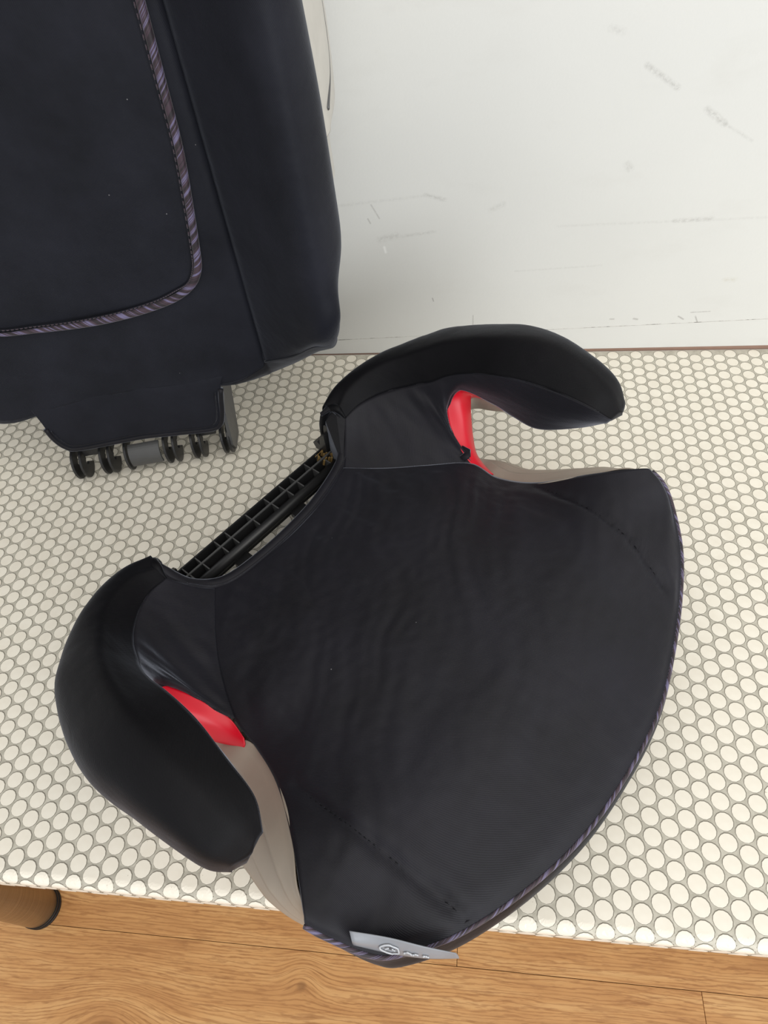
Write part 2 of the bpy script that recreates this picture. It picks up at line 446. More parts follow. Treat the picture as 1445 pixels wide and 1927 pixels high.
for c in range(c0, c1 + 1):
    r = -1.0 if c % 2 == 0 else -0.5
    while r * PY + TYB < SEND - 0.1:
        y = -r * PY; s = TYB - y
        if s > TR * 0.2: cells.append((c * PX, s, c))
        r += 1.0
def seen(x, s):
    y, z, _ = prof(s)
    v = Vector((x, y, z)) - CAMP
    q = (v.dot(cr_), -v.dot(cu_), -v.dot(cb_))
    u, vv = 722.5 + 1287.9 * q[0] / q[2], 963.5 + 1287.9 * q[1] / q[2]
    if not (-5 < u < 1450 and -5 < vv < 1932): return None
    lx, ly = x * bs[0] + y * bs[1] + 42.5, x * bt[0] + y * bt[1]
    if abs(lx) < 22.5 and -10 < ly < 23.5 : return None
    if lx < -12 and lx > -26 and -14 < ly < 14: return None
    return q[2]
flatmax = TYB - (TYF + RB) - TR * 1.1
rank = []
for i, (x, s, c) in enumerate(cells):
    d = seen(x, s)
    if d is not None: rank.append((d if s < flatmax + 0.9 else d + 3.0, i))
rank.sort(); single = {i for _, i in rank[:300]}
proto = None; SV, SF, SM = [], [], []
for i, (x, s, c) in enumerate(cells):
    if i in single:
        if s < flatmax:
            if proto is None:
                V, F, MI = tile_geo(0, 0, local=True)
                o = obj('tile', V, F, [TILE, RING], table, smooth=False)
                for p, m in zip(o.data.polygons, MI): p.material_index = m
                proto = o
            else:
                o = proto.copy(); COL.objects.link(o)
            o.location = (x * CM, (TYB - s) * CM, TOP * CM)
        else:
            V, F, MI = tile_geo(x, s)
            o = obj('tile', V, F, [TILE, RING], table, smooth=False)
            for p, m in zip(o.data.polygons, MI): p.material_index = m
    else:
        V, F, MI = tile_geo(x, s, 12)
        b = len(SV); SV += V; SF += [tuple(k + b for k in f) for f in F]; SM += MI
o = obj('small_tiles', SV, SF, [TILE, RING], table, smooth=False)
o.data.polygons.foreach_set('material_index', SM); o['kind'] = 'stuff'

for lx, ly in ((-87.6, -54.4), (56.0, -54.4), (-87.6, -4.5), (56.0, -4.5)):
    lg = obj('leg', *cyl((lx, ly, 1.3), (0, 0, 1), 3.15, TOP - THK - 1.3, 48), BRONZE, table)
    for p in lg.data.polygons: p.use_smooth = len(p.vertices) == 4
    lg['label'] = 'brushed bronze round leg'
    ft = obj('foot', *join(cyl((lx, ly, 0.0), (0, 0, 1), 3.3, 0.62, 48), cyl((lx, ly, 0.62), (0, 0, 1), 3.0, 0.18, 48), cyl((lx, ly, 0.8), (0, 0, 1), 3.28, 0.52, 48)), RUBBER, lg)
    for p in ft.data.polygons: p.use_smooth = len(p.vertices) == 4
    ft['label'] = 'black rubber foot ring'

# ------------------------------------------------------------------ booster seat base
ANG = math.radians(55.3)
booster = empty('booster_seat', (-42.5 * bs[0], -42.5 * bs[1], TOP), ANG)
tag(booster, 'black fabric child booster base with curved arm rests, red belt guides and grey sides', 'booster seat')
def B(P): return [(x, -t, z) for x, t, z in P]
def bobj(name, VF, m, parent=None, smooth=True, uvs=None):
    return fixn(obj(name, B(VF[0]), VF[1], m, parent or booster, smooth, uvs))

def nz(x, y, z=0): return noise.noise(Vector((x, y, z)))
def gauss(d, w_): return math.exp(-(d / w_) ** 2)
def dseg(x, y, P):
    best = 1e9
    for (ax, ay), (bx, by) in zip(P, P[1:]):
        L = (bx - ax) ** 2 + (by - ay) ** 2
        h = max(0, min(1, ((x - ax) * (bx - ax) + (y - ay) * (by - ay)) / L))
        best = min(best, math.hypot(x - ax - h * (bx - ax), y - ay - h * (by - ay)))
    return best
QR = [(16.2, 5.6), (15.6, 10), (15.0, 14.5), (13.6, 18.9)]
QL = [(-15.9, 6.6), (-15.5, 11), (-15.2, 15), (-14.7, 20.2)]

# seat edges, rear to front (half width, t, height) -- left uses -x
ER = [(8.2, -11.0, 6.6), (10.4, -7.5, 6.8), (13.0, -4.2, 7.0), (15.4, -1.2, 7.0), (15.8, 1.6, 6.45), (16.6, 5.2, 7.5), (18.3, 9.2, 9.8), (20.2, 11.8, 10.6), (21.1, 13.2, 10.3)]
EL = [(-8.4, -11.0, 6.6), (-11.0, -7.9, 6.9), (-13.2, -4.8, 7.0), (-15.1, -1.0, 7.0), (-15.6, 1.8, 6.45), (-16.5, 5.2, 7.5), (-18.4, 9.2, 9.8), (-20.2, 11.8, 10.6), (-21.2, 13.2, 10.3)]
CT = [-9.6, -6.2, -2.4, 1.6, 5.4, 10.0, 15.5, 20.6, 23.3]
CH = [6.5, 7.2, 8.0, 8.6, 9.0, 9.2, 8.8, 7.4, 5.5]
EXP = [2.0, 2.0, 2.0, 2.0, 2.0, 2.2, 2.6, 3.0, 3.2]
FR = [(-21.2, 13.2, 10.3), (-20.9, 14.3, 9.5), (-20.0, 16.6, 7.8), (-18.8, 18.0, 7.0), (-15.4, 20.2, 6.2), (-10.4, 22.1, 5.7), (-5.2, 23.2, 5.5), (0.4, 23.4, 5.5), (5.2, 23.0, 5.5), (9.7, 21.8, 5.6), (14.2, 20.1, 6.1), (17.7, 18.2, 7.1), (20.4, 15.8, 8.3), (21.0, 14.4, 9.6), (21.1, 13.2, 10.3)]
NR = 15
net = []
for k in range(9):
    row = []
    if k == 8: row = FR
    else:
        for j in range(NR):
            f = -1 + 2 * j / (NR - 1); e = ER[k] if f > 0 else EL[k]
            # spread columns like the front curve
            x = abs(e[0]) * math.copysign(abs(f) ** 0.9, f); q = abs(f) ** 0.9
            tt = CT[k] + (e[1] - CT[k]) * q ** EXP[k]
            hh = CH[k] + (e[2] - CH[k]) * q ** 2.6
            row.append((x, tt, hh))
    net.append(row)
# round the front lip: row 7 becomes an inset copy of the front line
row = []
for j, (x, t_, h) in enumerate(FR):
    d = 1.5 * (1 - gauss(abs(x) - 21.2, 1.6) * 0.45)
    nrm = Vector((x * 0.55, t_ - 2, 0)).normalized()
    row.append((x - nrm.x * d, t_ - nrm.y * d, h + (0.95 if abs(x) < 19 else 0.5)))
net[7] = [tuple(0.15 * a + 0.85 * b for a, b in zip(p, q)) for p, q in zip(net[7], row)]
g = surf(net, 121, 141)
def seat_disp(x, t_, z, v, u):
    edge = min(1, u / 0.05) * min(1, (1 - u) / 0.05) * min(1, v / 0.06) * min(1, (1 - v) / 0.06)
    s_ = 0.0
    for Q in (QR, QL):
        d = dseg(x, t_, Q); s_ -= 0.34 * gauss(d, 0.4) * (1 + 0.35 * nz(x * 2.2, t_ * 2.2, 7)) - 0.10 * gauss(d - 1.0, 0.6)
    c_, a_ = 0.57 * x + 0.82 * t_, -0.82 * x + 0.57 * t_
    wob = nz(a_ * 0.13, c_ * 0.13, 2.2) * 1.6
    calm = 0.45 + 0.55 * gauss(x - 5, 11) * gauss(t_ + 1, 11)
    fold = (nz(c_ * 0.5 + wob, a_ * 0.09, 3.1) * 0.22 + nz(c_ * 1.0 + wob * 2, a_ * 0.2, 8.0) * 0.16) * calm + nz(x * 1.3, t_ * 1.3, 1.0) * 0.05
    rear = gauss(t_ + 8, 5) * nz(x * 1.1, t_ * 0.15, 5.5) * 0.18
    return z + s_ * edge + (fold + rear) * edge
g = [[(p[0], p[1], seat_disp(p[0], p[1], p[2], i / 140, j / 120)) for j, p in enumerate(r)] for i, r in enumerate(g)]
sc_ = bobj('seat_cover', grid_mesh(g), BLACK, uvs=grid_uv(g)); solid(sc_, 0.18)
SEATG = g

# front face of the cover, below the piping
def outw(x, t_):
    v = Vector((x * 0.7, t_ - 4.0)); v.normalize(); return v
rows = []
for off, h in ((0.0, None), (0.25, 4.9), (0.42, 3.6), (0.30, 2.0), (-0.1, 1.0), (-1.0, 0.7)):
    r = []
    for x, t_, hh in FR:
        o2 = outw(x, t_); cf = 1 - gauss(abs(x) - 21.2, 1.5) * 0.8
        r.append((x + o2.x * off * cf, t_ + o2.y * off * cf, hh if h is None else min(h, hh)))
    rows.append(r)
fp = bobj('front_panel', grid_mesh(surf(rows, 121, 24)), BLACK_SHADED); solid(fp, 0.18)

# piping round the front edge, striped
pp = [(x + outw(x, t_).x * 0.12, t_ + outw(x, t_).y * 0.12, h - 0.05) for x, t_, h in FR]
V, F, U = tube(pp, 0.17, 10, n=140, uv=True)
bobj('piping', (V, F), PIPE, uvs=U)['label'] = 'lilac and purple striped piping'
fl = [(x - outw(x, t_).x * 0.25, t_ - outw(x, t_).y * 0.25, h + 0.17) for x, t_, h in FR]
bobj('piping_seam', tube(fl, 0.07, 6, n=140), BLACK)

# quilting seams: a row of stitches lying in each groove
def stitches(path, parent, m, n, r=0.045, fill=0.55, lift=0.02):
    P = line(path, n * 2 + 1); parts = []
    for i in range(n):
        a, b_ = Vector(P[2 * i]), Vector(P[2 * i + 1]); b_ = a + (b_ - a) * (fill * 2)
        mid = (a + b_) / 2 + Vector((0, 0, lift + r))
        parts.append(tube([tuple(a), tuple(mid), tuple(b_)], r, 5))
    return join(*parts)
def seat_z(x, t_):
    best = min((p for r in SEATG[::2] for p in r[::2]), key=lambda p: (p[0] - x) ** 2 + (p[1] - t_) ** 2)
    return best[2]
for Q in (QR, QL):
    pth = [(p[0], p[1], seat_z(p[0], p[1]) + 0.05) for p in line([(q[0], q[1], 0) for q in Q], 24)]
    bobj('seam_stitching', stitches(pth, booster, BLACK, 30, r=0.03), BLACK_SHADED)

# ---- side pieces
def mir(P, s): return [(s * x, t_, z) for x, t_, z in P]
S = [(11.0, -12.5, 10.2), (12.6, -12.2, 10.7), (14.2, -11.3, 11.2), (15.6, -9.9, 11.7), (16.5, -8.4, 12.3), (17.0, -6.8, 13.1), (17.4, -5.2, 14.3), (17.55, -3.2, 15.5), (17.45, -0.5, 16.8), (17.5, 2.6, 17.6), (17.9, 5.6, 17.6), (18.3, 8.2, 17.1), (19.3, 9.5, 15.8)]
T = [(10.9, -13.5, 11.0), (12.6, -13.6, 12.0), (14.4, -12.9, 12.9), (16.2, -11.6, 13.8), (17.4, -10.0, 14.6), (18.3, -8.3, 15.6), (19.0, -6.6, 16.6), (19.7, -3.6, 18.0), (20.2, 0.0, 19.3), (20.4, 3.2, 19.7), (20.4, 6.2, 19.0), (20.5, 8.5, 17.7), (20.5, 9.8, 15.8)]
O_ = [(10.4, -14.9, 9.4), (12.6, -15.4, 9.6), (15.0, -15.0, 10.2), (17.6, -13.7, 11.0), (19.6, -12.0, 11.8), (21.2, -10.0, 12.6), (22.4, -7.9, 13.4), (23.5, -4.4, 14.5), (23.9, -0.4, 15.5), (23.4, 3.3, 15.8), (22.9, 6.5, 15.6), (22.5, 8.2, 15.0), (21.8, 9.1, 14.3)]
Bt = [(10.4, -15.4, 2.5), (12.8, -16.0, 2.0), (15.4, -15.4, 2.0), (18.0, -14.0, 2.2), (20.0, -12.2, 2.8), (21.4, -9.8, 4.0), (22.2, -6.8, 5.6), (22.6, -4.0, 6.9), (22.7, -0.4, 8.9), (22.5, 3.2, 11.1), (22.1, 6.2, 12.5), (21.7, 8.0, 13.3), (21.2, 8.9, 13.8)]
# lower line of the inner side panel: seat seam, then back along the red guide, then along the arm's inner low edge
LOW = [(8.3, -11.2, 6.7), (10.3, -8.6, 6.8), (12.4, -5.8, 7.0), (14.2, -3.2, 7.1), (15.4, -1.6, 7.2), (15.9, -3.4, 8.6), (16.9, -5.0, 10.6), (17.7, -4.2, 13.0), (18.2, -0.9, 12.75), (18.4, 1.2, 12.15), (18.3, 3.8, 12.25), (19.2, 6.8, 13.4), (20.3, 8.7, 14.2)]
BORD = [(15.7, 0.6, 6.55), (15.4, -1.0, 7.0), (15.6, -2.3, 7.8), (16.1, -3.8, 8.9), (16.8, -4.9, 10.3), (17.4, -5.2, 11.9), (17.7, -4.2, 13.0), (17.95, -2.5, 13.05), (18.2, -0.9, 12.75), (18.4, 1.2, 12.15), (18.3, 3.8, 12.25)]
for sgn in (1, -1):
    # padded arm cover
    net = [mir(S, sgn), mir([tuple((a * 0.42 + b * 0.58) for a, b in zip(s_, t_)) for s_, t_ in zip([(p[0] - 0.15, p[1], p[2] + 0.7) for p in S], T)], sgn), mir(T, sgn),
           mir([((a[0] * .45 + b[0] * .55) + 0.55 * (b[0] - a[0]) / 3.2, (a[1] + b[1]) / 2 - (0.45 if i < 7 else 0) , (a[2] * .52 + b[2] * .48) + 0.75) for i, (a, b) in enumerate(zip(T, O_))], sgn),
           mir(O_, sgn), mir([tuple(0.45 * a + 0.55 * b for a, b in zip(p, q)) for p, q in zip(O_, Bt)], sgn), mir(Bt, sgn)]
    g = surf(net, 90, 48)
    gg = []
    for i, r in enumerate(g):
        v = i / 47; e = min(1, v / 0.08)
        gg.append([(p[0] + 0.03 * nz(p[0] * .5, p[1] * .5, p[2] * .5 + 4), p[1], p[2] + e * (0.05 * nz(p[0] * .35, p[1] * .35, p[2] * .3) + 0.025 * nz(p[0] * 1.2, p[1] * 1.2, 2))) for p in r])
    ac = bobj('arm_cover', grid_mesh(gg), BLACK_SHADED, uvs=grid_uv(gg)); solid(ac, 0.16)
    # tip cap of the arm
    ring = [r[-1] for r in gg] + mir([(20.9, 8.9, 13.9)], sgn)
    c_ = Vector((0, 0, 0))
    for p in ring: c_ += Vector(p)
    c_ /= len(ring); c_ += Vector((sgn * 0.05, 0.35, -0.1))
    V = ring + [tuple(c_)]; n = len(ring)
    bobj('arm_tip', (V, [(i, (i + 1) % n, n) for i in range(n)]), BLACK_SHADED)
    # seam cord of the arm
    bobj('arm_seam', tube([(p[0], p[1], p[2] + 0.03) for p in mir(S, sgn)], 0.07, 6, n=80), BLACK)
    E_ = ER if sgn > 0 else EL
    LW = [(abs(q[0]), q[1], q[2]) for q in (crv(E_, 0.75 * k) for k in range(5))] + LOW[5:]
    LT_ = [(q[0] - (0.8 if k < 4 else 0.3), q[1] + (0.5 if k < 4 else 0.3), q[2] - (0.7 if k < 4 else 0.3)) for k, q in enumerate(LW[:5])] + [(q[0] + 0.25, q[1] + 0.1, q[2] - 0.15) for q in LW[5:]]
    # inner side panel, from the seat seam and red guide up to the arm seam
    mid = []
    for i, (a, b) in enumerate(zip(LW, S)):
        k = 0.5
        q = [a[j] * k + b[j] * (1 - k) for j in range(3)]
        if i < 5: q[2] -= 0.35
        elif i < 8: q[0] -= 0.1; q[1] += 0.1
        else: q[0] -= 0.25
        mid.append(tuple(q))
    g = surf([mir(LW, sgn), mir(mid, sgn), mir(S, sgn)], 110, 26)
    g0 = surf([mir(LT_, sgn), mir(LW, sgn)], 110, 4)
    gg = []
    for i, r in enumerate(g):
        v = i / 25; e = min(1, v / 0.15) * min(1, (1 - v) / 0.15); rr = []
        for j, p in enumerate(r):
            u = j / 109; a = gauss(u - 0.33, 0.22)
            f = (0.30 * nz(u * 15 + v * 2.0 + sgn * 5, v * 1.2, 2.0 + sgn) + 0.10 * nz(u * 34, v * 2, 6)) * a * e
            rr.append((p[0] - sgn * 0.4 * f, p[1] + 0.4 * f, p[2] + f))
        gg.append(rr)
    gg = g0[:-1] + gg
    sp_ = bobj('side_panel', grid_mesh(gg), BLACK, uvs=grid_uv(gg)); solid(sp_, 0.14)
    bobj('seat_seam', tube([(p[0], p[1], p[2] - 0.02) for p in mir(LW[:5], sgn)], 0.1, 6, n=40), BLACK)
    # red belt guide
    K1 = [(15.95, 0.9, 6.35), (16.1, -0.5, 6.6), (16.5, -1.7, 7.3), (17.0, -2.8, 8.5), (17.7, -3.7, 9.9), (18.3, -4.3, 11.2), (18.7, -4.1, 12.1), (18.9, -2.2, 12.3), (19.1, -0.7, 12.1), (19.2, 1.3, 11.8), (19.2, 3.9, 12.0)]
    K2 = [(16.2, 0.9, 6.0), (16.7, -0.6, 6.0), (17.3, -1.9, 6.3), (18.0, -2.8, 7.3), (18.8, -3.6, 8.7), (19.5, -4.2, 10.0), (19.6, -4.1, 11.1), (19.9, -2.2, 11.3), (20.0, -0.6, 11.3), (20.0, 1.4, 11.5), (19.9, 4.0, 11.9)]
    K3 = [(16.3, 0.8, 5.6), (16.9, -0.9, 5.4), (17.6, -2.3, 5.6), (18.5, -3.4, 6.4), (19.5, -4.4, 7.6), (20.4, -5.0, 8.8), (20.7, -4.6, 9.5), (20.9, -2.6, 9.8), (21.0, -0.6, 10.3), (20.9, 1.6, 11.0), (20.6, 4.2, 11.8)]
    g = surf([mir(BORD, sgn), mir(K1, sgn), mir(K2, sgn), mir(K3, sgn)], 72, 24)
    bg_ = bobj('belt_guide', grid_mesh(g), RED); solid(bg_, 0.12); bg_['label'] = 'red plastic belt guide'
    # grey wall under the arm
    W1 = [(20.3, -5.0, 8.7), (20.7, -4.6, 9.5), (20.9, -2.6, 9.8), (21.0, -0.6, 10.3), (20.9, 1.6, 11.0), (20.6, 4.2, 11.8), (20.4, 6.8, 13.2), (20.7, 8.7, 14.0)]
    W2 = [(21.6, -6.4, 6.0), (22.0, -5.0, 6.7), (22.0, -3.7, 7.2), (22.1, -2.2, 7.8), (22.3, 0.2, 9.2), (22.3, 3.2, 11.0), (21.9, 6.2, 12.4), (21.2, 8.9, 13.8)]
    aw = bobj('arm_underside', grid_mesh(surf([mir(W1, sgn), mir([tuple((a + b) / 2 + (0.12 if j == 2 else 0) for j, (a, b) in enumerate(zip(p, q))) for p, q in zip(W1, W2)], sgn), mir(W2, sgn)], 40, 12)), GREY); solid(aw, 0.12)
    # grey shell side, ribbed, flaring out to the table
    TP = [(18.5, -3.5, 6.3), (17.4, -2.1, 5.7), (16.7, -0.9, 5.6), (15.7, 0.7, 6.3), (15.6, 2.4, 6.45), (16.3, 5.0, 7.4), (17.4, 7.6, 9.0), (18.7, 9.7, 10.0), (20.2, 11.7, 10.5), (20.9, 13.6, 9.8)]
    BT = [(19.4, -5.2, 0.0), (20.0, -3.8, 0.0), (20.7, -2.2, 0.0), (21.3, -0.6, 0.0), (21.5, 1.8, 0.0), (21.5, 4.2, 0.0), (21.45, 6.6, 0.0), (21.4, 8.8, 0.0), (21.35, 11.0, 0.0), (20.9, 13.9, 0.0)]
    BU = [0.1, 0.1, 0.15, 0.2, 0.4, 0.9, 1.2, 1.1, 0.6, 0.1]
    net = [mir(TP, sgn)]
    for f in (0.25, 0.5, 0.75):
        r = []
        for a, b, u in zip(TP, BT, BU):
            q = [a[j] + (b[j] - a[j]) * f for j in range(3)]; bb = u * math.sin(math.pi * min(1, f * 1.1))
            ddx = (b[0] - a[0]); q[0] = min(21.5, q[0] + bb * 0.9 + 0.15 * ddx * math.sin(math.pi * f)); q[2] += bb * 0.6
            r.append(tuple(q))
        net.append(mir(r, sgn))
    net.append(mir(BT, sgn))
    g = surf(net, 80, 56)
    gg = []
    for i, r in enumerate(g):
        v = i / 55; rr = []
        for j, p in enumerate(r):
            u = j / 79
            am = min(1, max(0, (u - 0.12) / 0.15)) * min(1, max(0, (0.98 - u) / 0.2)) * (1 if 0.04 < v < 0.86 else 0)
            k = (v * 5.0) % 1.0
            st_ = (k if k < 0.82 else (1 - k) / 0.18 * 0.82) * 0.75 * am
            rr.append((p[0] + sgn * st_ * 0.8, p[1], p[2] + st_ * 0.5))
        gg.append(rr)
    sh = bobj('side_shell', grid_mesh(gg), GREY); solid(sh, 0.1); sh['label'] = 'ribbed grey plastic side shell'
    # little torn lug of fabric at the right guide
    if sgn > 0:
        bobj('fabric_tab', tube([(15.1, -1.9, 7.5), (15.6, -1.7, 7.75), (16.0, -1.9, 7.8), (15.9, -2.5, 8.15)], [0.42, 0.4, 0.3, 0.1], 8, flat=0.4, n=None), BLACK)
    lipP = mir([S[0], (11.0, -13.0, 10.7), T[0], (10.7, -14.3, 10.6), O_[0], (10.4, -15.4, 7.2), Bt[0]], sgn)
    bobj('end_lip', tube(lipP, lambda f: 0.1 + 0.3 * min(1, f * 4), 10, n=40), BLACK_SHADED)
    # closing wall at the rear end of the arm
    ring = mir([S[0], T[0], O_[0], Bt[0], (9.6, -14.5, 1.5), (8.6, -11.6, 2.5), (8.4, -11.2, 6.5)], sgn)
    bobj('end_plate', (ring, [tuple(range(len(ring)))]), BLACK, smooth=False)

# rear edge: binding, shell wall, hinge bar
RIM = [(-8.4, -11.3, 6.75), (-6.6, -10.35, 6.6), (-3.1, -9.95, 6.5), (0.7, -9.9, 6.5), (4.1, -10.2, 6.55), (8.2, -11.2, 6.75)]
BIND = [(-10.7, -14.2, 10.8), (-10.6, -13.2, 10.3), (-9.9, -12.3, 8.4)] + [(x, t_ - 0.2, z + 0.05) for x, t_, z in RIM] + [(10.1, -12.2, 8.0), (11.1, -12.9, 9.9), (10.8, -13.9, 10.9), (9.9, -14.6, 10.4)]
bobj('edge_binding', tube(BIND, lambda f: 0.52 - 0.3 * max(0, (abs(f - 0.5) - 0.36) / 0.14), 12, flat=0.75, n=120), BLACK)['label'] = 'folded fabric binding of the rear cut-out'
bobj('binding_seam', tube([(x * 1.0, t_ + 0.42, z + 0.28) for x, t_, z in BIND[2:-2]], 0.055, 6, n=90), BLACK)
rw = [[(x, t_ - 0.2, h if h else z) for x, t_, z in RIM] for h in (None, 4.0, 0.6)]
bobj('rear_wall', grid_mesh(surf(rw, 40, 8)), DARKP)

def sk(x, t_): return t_ + 0.03 * x          # the bar sits very slightly askew
def skbox(x0, x1, t0, t1, z0, z1, k=1.0):
    V, F = box(x0, x1, t0, t1, z0, z1)
    return [(x, t_ + 0.03 * k * x, z) for x, t_, z in V], F
bar = bobj('hinge_bar', join(skbox(-10.6, 10.6, -15.75, -15.6, 3.8, 5.4), skbox(-10.6, 10.6, -14.55, -14.4, 3.8, 5.6), skbox(-10.6, 10.6, -15.7, -13.4, 3.5, 3.8)), DARKP, smooth=False)
bar['label'] = 'ribbed black plastic hinge bar'
rod = bobj('rod', tube([(-10.6, sk(-10.6, -13.25), 5.0), (10.6, sk(10.6, -13.25), 5.0)], 0.5, 20), DARKP, bar)
for x in (-8.6, -7.1, -4.8, -3.5, -0.9, 1.5, 3.5, 4.9, 7.0, 8.6):
    bobj('rib', join(skbox(x - 0.06, x + 0.06, -15.65, -14.5, 3.8, 5.36), skbox(x - 0.06, x + 0.06, -14.45, -13.5, 3.8, 5.5)), DGREY, bar, smooth=False)
bobj('divider', skbox(-10.6, 10.6, -14.56, -14.39, 5.5, 5.62), DGREY, bar, smooth=False)
for x in (-2.6, 2.2):
    bobj('stud', tube([(x, sk(x, -13.9), 3.8), (x, sk(x, -13.9), 4.9)], [0.22, 0.12], 8), DARKP, bar)
for x0, x1 in ((-4.9, -3.3), (2.4, 4.0)):
    bobj('bar_tab', skbox(x0, x1, -13.2, -9.6, 3.4, 4.1), DARKP, bar, smooth=False)
    V = [(x0 - 0.75, -11.5, 3.8), (x0, -12.9, 4.0), (x0, -10.4, 4.0), (x0 - 0.75, -11.5, 3.0), (x0, -12.9, 3.0), (x0, -10.4, 3.0)]
    bobj('gusset', (V, [(0, 1, 2), (5, 4, 3), (0, 3, 4, 1), (1, 4, 5, 2), (2, 5, 3, 0)]), DGREY, bar, smooth=False)
for sgn in (1, -1):
    xa, xb = (9.3, 11.2) if sgn > 0 else (-11.2, -9.3)
    bevel(bobj('bar_bracket', join(skbox(xa, xb, -16.0, -12.2, 0.8, 5.2), skbox(*((10.1, 11.2) if sgn > 0 else (-11.2, -10.1)), -15.6, -12.6, 5.2, 8.6)), DARKP, bar, smooth=False), 0.12)
    P = [(9.4, -14.4, 5.2), (9.4, -16.0, 5.2), (9.4, -16.3, 5.9), (9.4, -15.7, 6.3), (9.4, -15.3, 6.1), (9.4, -15.1, 7.4), (9.4, -14.4, 7.9)]
    Q = [(10.3, t_, z) for _, t_, z in P]; n = len(P)
    bobj('hook_plate', (mir(P + Q, sgn), [tuple(range(n)), tuple(range(2 * n - 1, n - 1, -1))] + [(k, (k + 1) % n, n + (k + 1) % n, n + k) for k in range(n)]), DARKP, bar, smooth=False)
    bobj('foot_block', box(6.8 if sgn > 0 else -8.6, 8.6 if sgn > 0 else -6.8, -12.4, -10.8, 0.2, 4.4), DARKP, bar, smooth=False)
# crumbs and dirt caught at the right end of the bar
bobj('crumbs', join(*[tube([(8.2 + random.random() * 1.6, -15.3 + random.random() * 1.9, 5.35 + random.random() * 0.1), (8.2 + random.random() * 1.6, -15.3 + random.random() * 1.9, 5.5)], 0.035, 4) for _ in range(6)] + [tube([(x, t_, 4.9), (x + 0.14, t_ + 0.1, 5.5)], 0.12, 5) for x, t_ in [(8.3 + random.random() * 1.5, -15.2 + random.random() * 1.7) for _ in range(16)]]), plastic('tan_crumbs', srgb(128, 104, 62), 0.8, 0.2), bar, smooth=False)['kind'] = 'stuff'

# grey label sewn into the front seam
TAGN = [[(-19.7, 15.2, 9.95), (-18.5, 17.1, 9.3), (-17.5, 18.9, 8.5), (-16.5, 20.5, 7.2)],
        [(-20.0, 15.6, 9.6), (-18.75, 17.4, 8.5), (-17.65, 19.15, 7.8), (-16.5, 20.65, 6.8)],
        [(-20.1, 15.65, 8.7), (-18.95, 17.6, 7.4), (-17.8, 19.3, 6.9), (-16.55, 20.75, 6.4)]]
TAGN = [[(x - 0.1, t_ + 0.22, z) for x, t_, z in r] for r in TAGN]
lb = bobj('label_tag', grid_mesh(surf(TAGN, 30, 12)), LABELM); solid(lb, 0.05); lb['label'] = 'grey satin label with white print'
g = surf(TAGN, 61, 25)
def onlab(u, v, lift=0.09):
    i, j = v * 24, u * 60; p = Vector(g[int(i)][int(j)])
    a = Vector(g[min(24, int(i) + 1)][int(j)]) - Vector(g[max(0, int(i) - 1)][int(j)]); b = Vector(g[int(i)][min(60, int(j) + 1)]) - Vector(g[int(i)][max(0, int(j) - 1)])
    n_ = a.cross(b).normalized(); n_ = n_ if n_.z > 0 else -n_
    return tuple(p + n_ * lift)
arcs = []
def mark(c, ru, rv, a0, a1, n=14, r=0.055):
    arcs.append(tube([onlab(c[0] + ru * math.cos(math.radians(a0 + (a1 - a0) * i / n)), c[1] + rv * math.sin(math.radians(a0 + (a1 - a0) * i / n))) for i in range(n + 1)], r, 5))
mark((0.33, 0.62), 0.085, 0.26, 0, 360, 22)
mark((0.33, 0.66), 0.04, 0.10, 180, 360)
mark((0.49, 0.72), 0.03, 0.10, 180, 380); mark((0.57, 0.74), 0.028, 0.09, 170, 330); mark((0.66, 0.76), 0.025, 0.08, 180, 360)
bobj('printed_mark', join(*arcs), LPRINT, lb)['label'] = 'white ring and letters half hidden by the fold'

# ------------------------------------------------------------------ backrest of the car seat
TH = math.radians(6.0); RZ = math.radians(13.7)
back = empty('car_seat_backrest', (-51.9, -15.2, TOP + 1.0), RZ)
tag(back, 'navy black fabric car seat backrest with purple striped piping, standing upright by the wall', 'car seat')
def K(P): return [(l, u * math.sin(TH) - m * math.cos(TH), u * math.cos(TH) + m * math.sin(TH)) for l, u, m in P]
def kobj(name, VF, m, parent=None, smooth=True, uvs=None):
    return fixn(obj(name, K(VF[0]), VF[1], m, parent or back, smooth, uvs))
def half(cols, us):
    """cols: functions of u giving (l, m); mirrored to a full row"""
    rows = []
    for u in us:
        r = [c(u) for c in cols]
        rows.append([(-l, uu, m) for l, uu, m in reversed(r[1:])] + [r[0]] + r[1:])
    return rows
def lip(u):   # outermost half width
    return min(24.6, 22.4 + 2.2 * math.sin(min(1.0, max(0, (u - 12.5)) / 13.0) * math.pi / 2)) - max(0, u - 34) * 0.03
U1 = [9.1, 12.0, 15.0, 18.5, 23, 28, 34, 40, 47, 54]
def prof_row(k, u):
    # bottom line climbs towards the wings
    f = {0: 0.0, 1: 0.35, 2: 0.7}.get(k, 1.0)
    b0 = lambda l: 9.1 if l < 15 else (9.1 + (l - 15) * 0.28 if False else 9.3)
    L = lip(max(u, 15))
    pts = [(0, 1.1), (6, 1.5), (11.2, 1.8), (14.6, 1.95), (15.2, 1.75), (15.9, 2.9), (18.2, 6.2), (20.4, 9.2), (22.0, 10.1), (23.3, 9.2), (L - 0.15, 7.2), (L, 4.0), (L - 0.2, 0.5), (L - 1.0, -2.5)]
    wing_u = [0, 0, 0, 0.2, 1.9, 2.2, 3.6, 5.0, 5.5, 5.7, 5.9, 5.6, 5.2, 5.0]
    out = []
    for (l, m), wu in zip(pts, wing_u):
        uu = u + wu * max(0, 1 - (u - 9.1) / 16.0)
        if k == 1: uu -= 0.5
        out.append((l, uu, m))
    return out
rows = [prof_row(k, u) for k, u in enumerate(U1)]
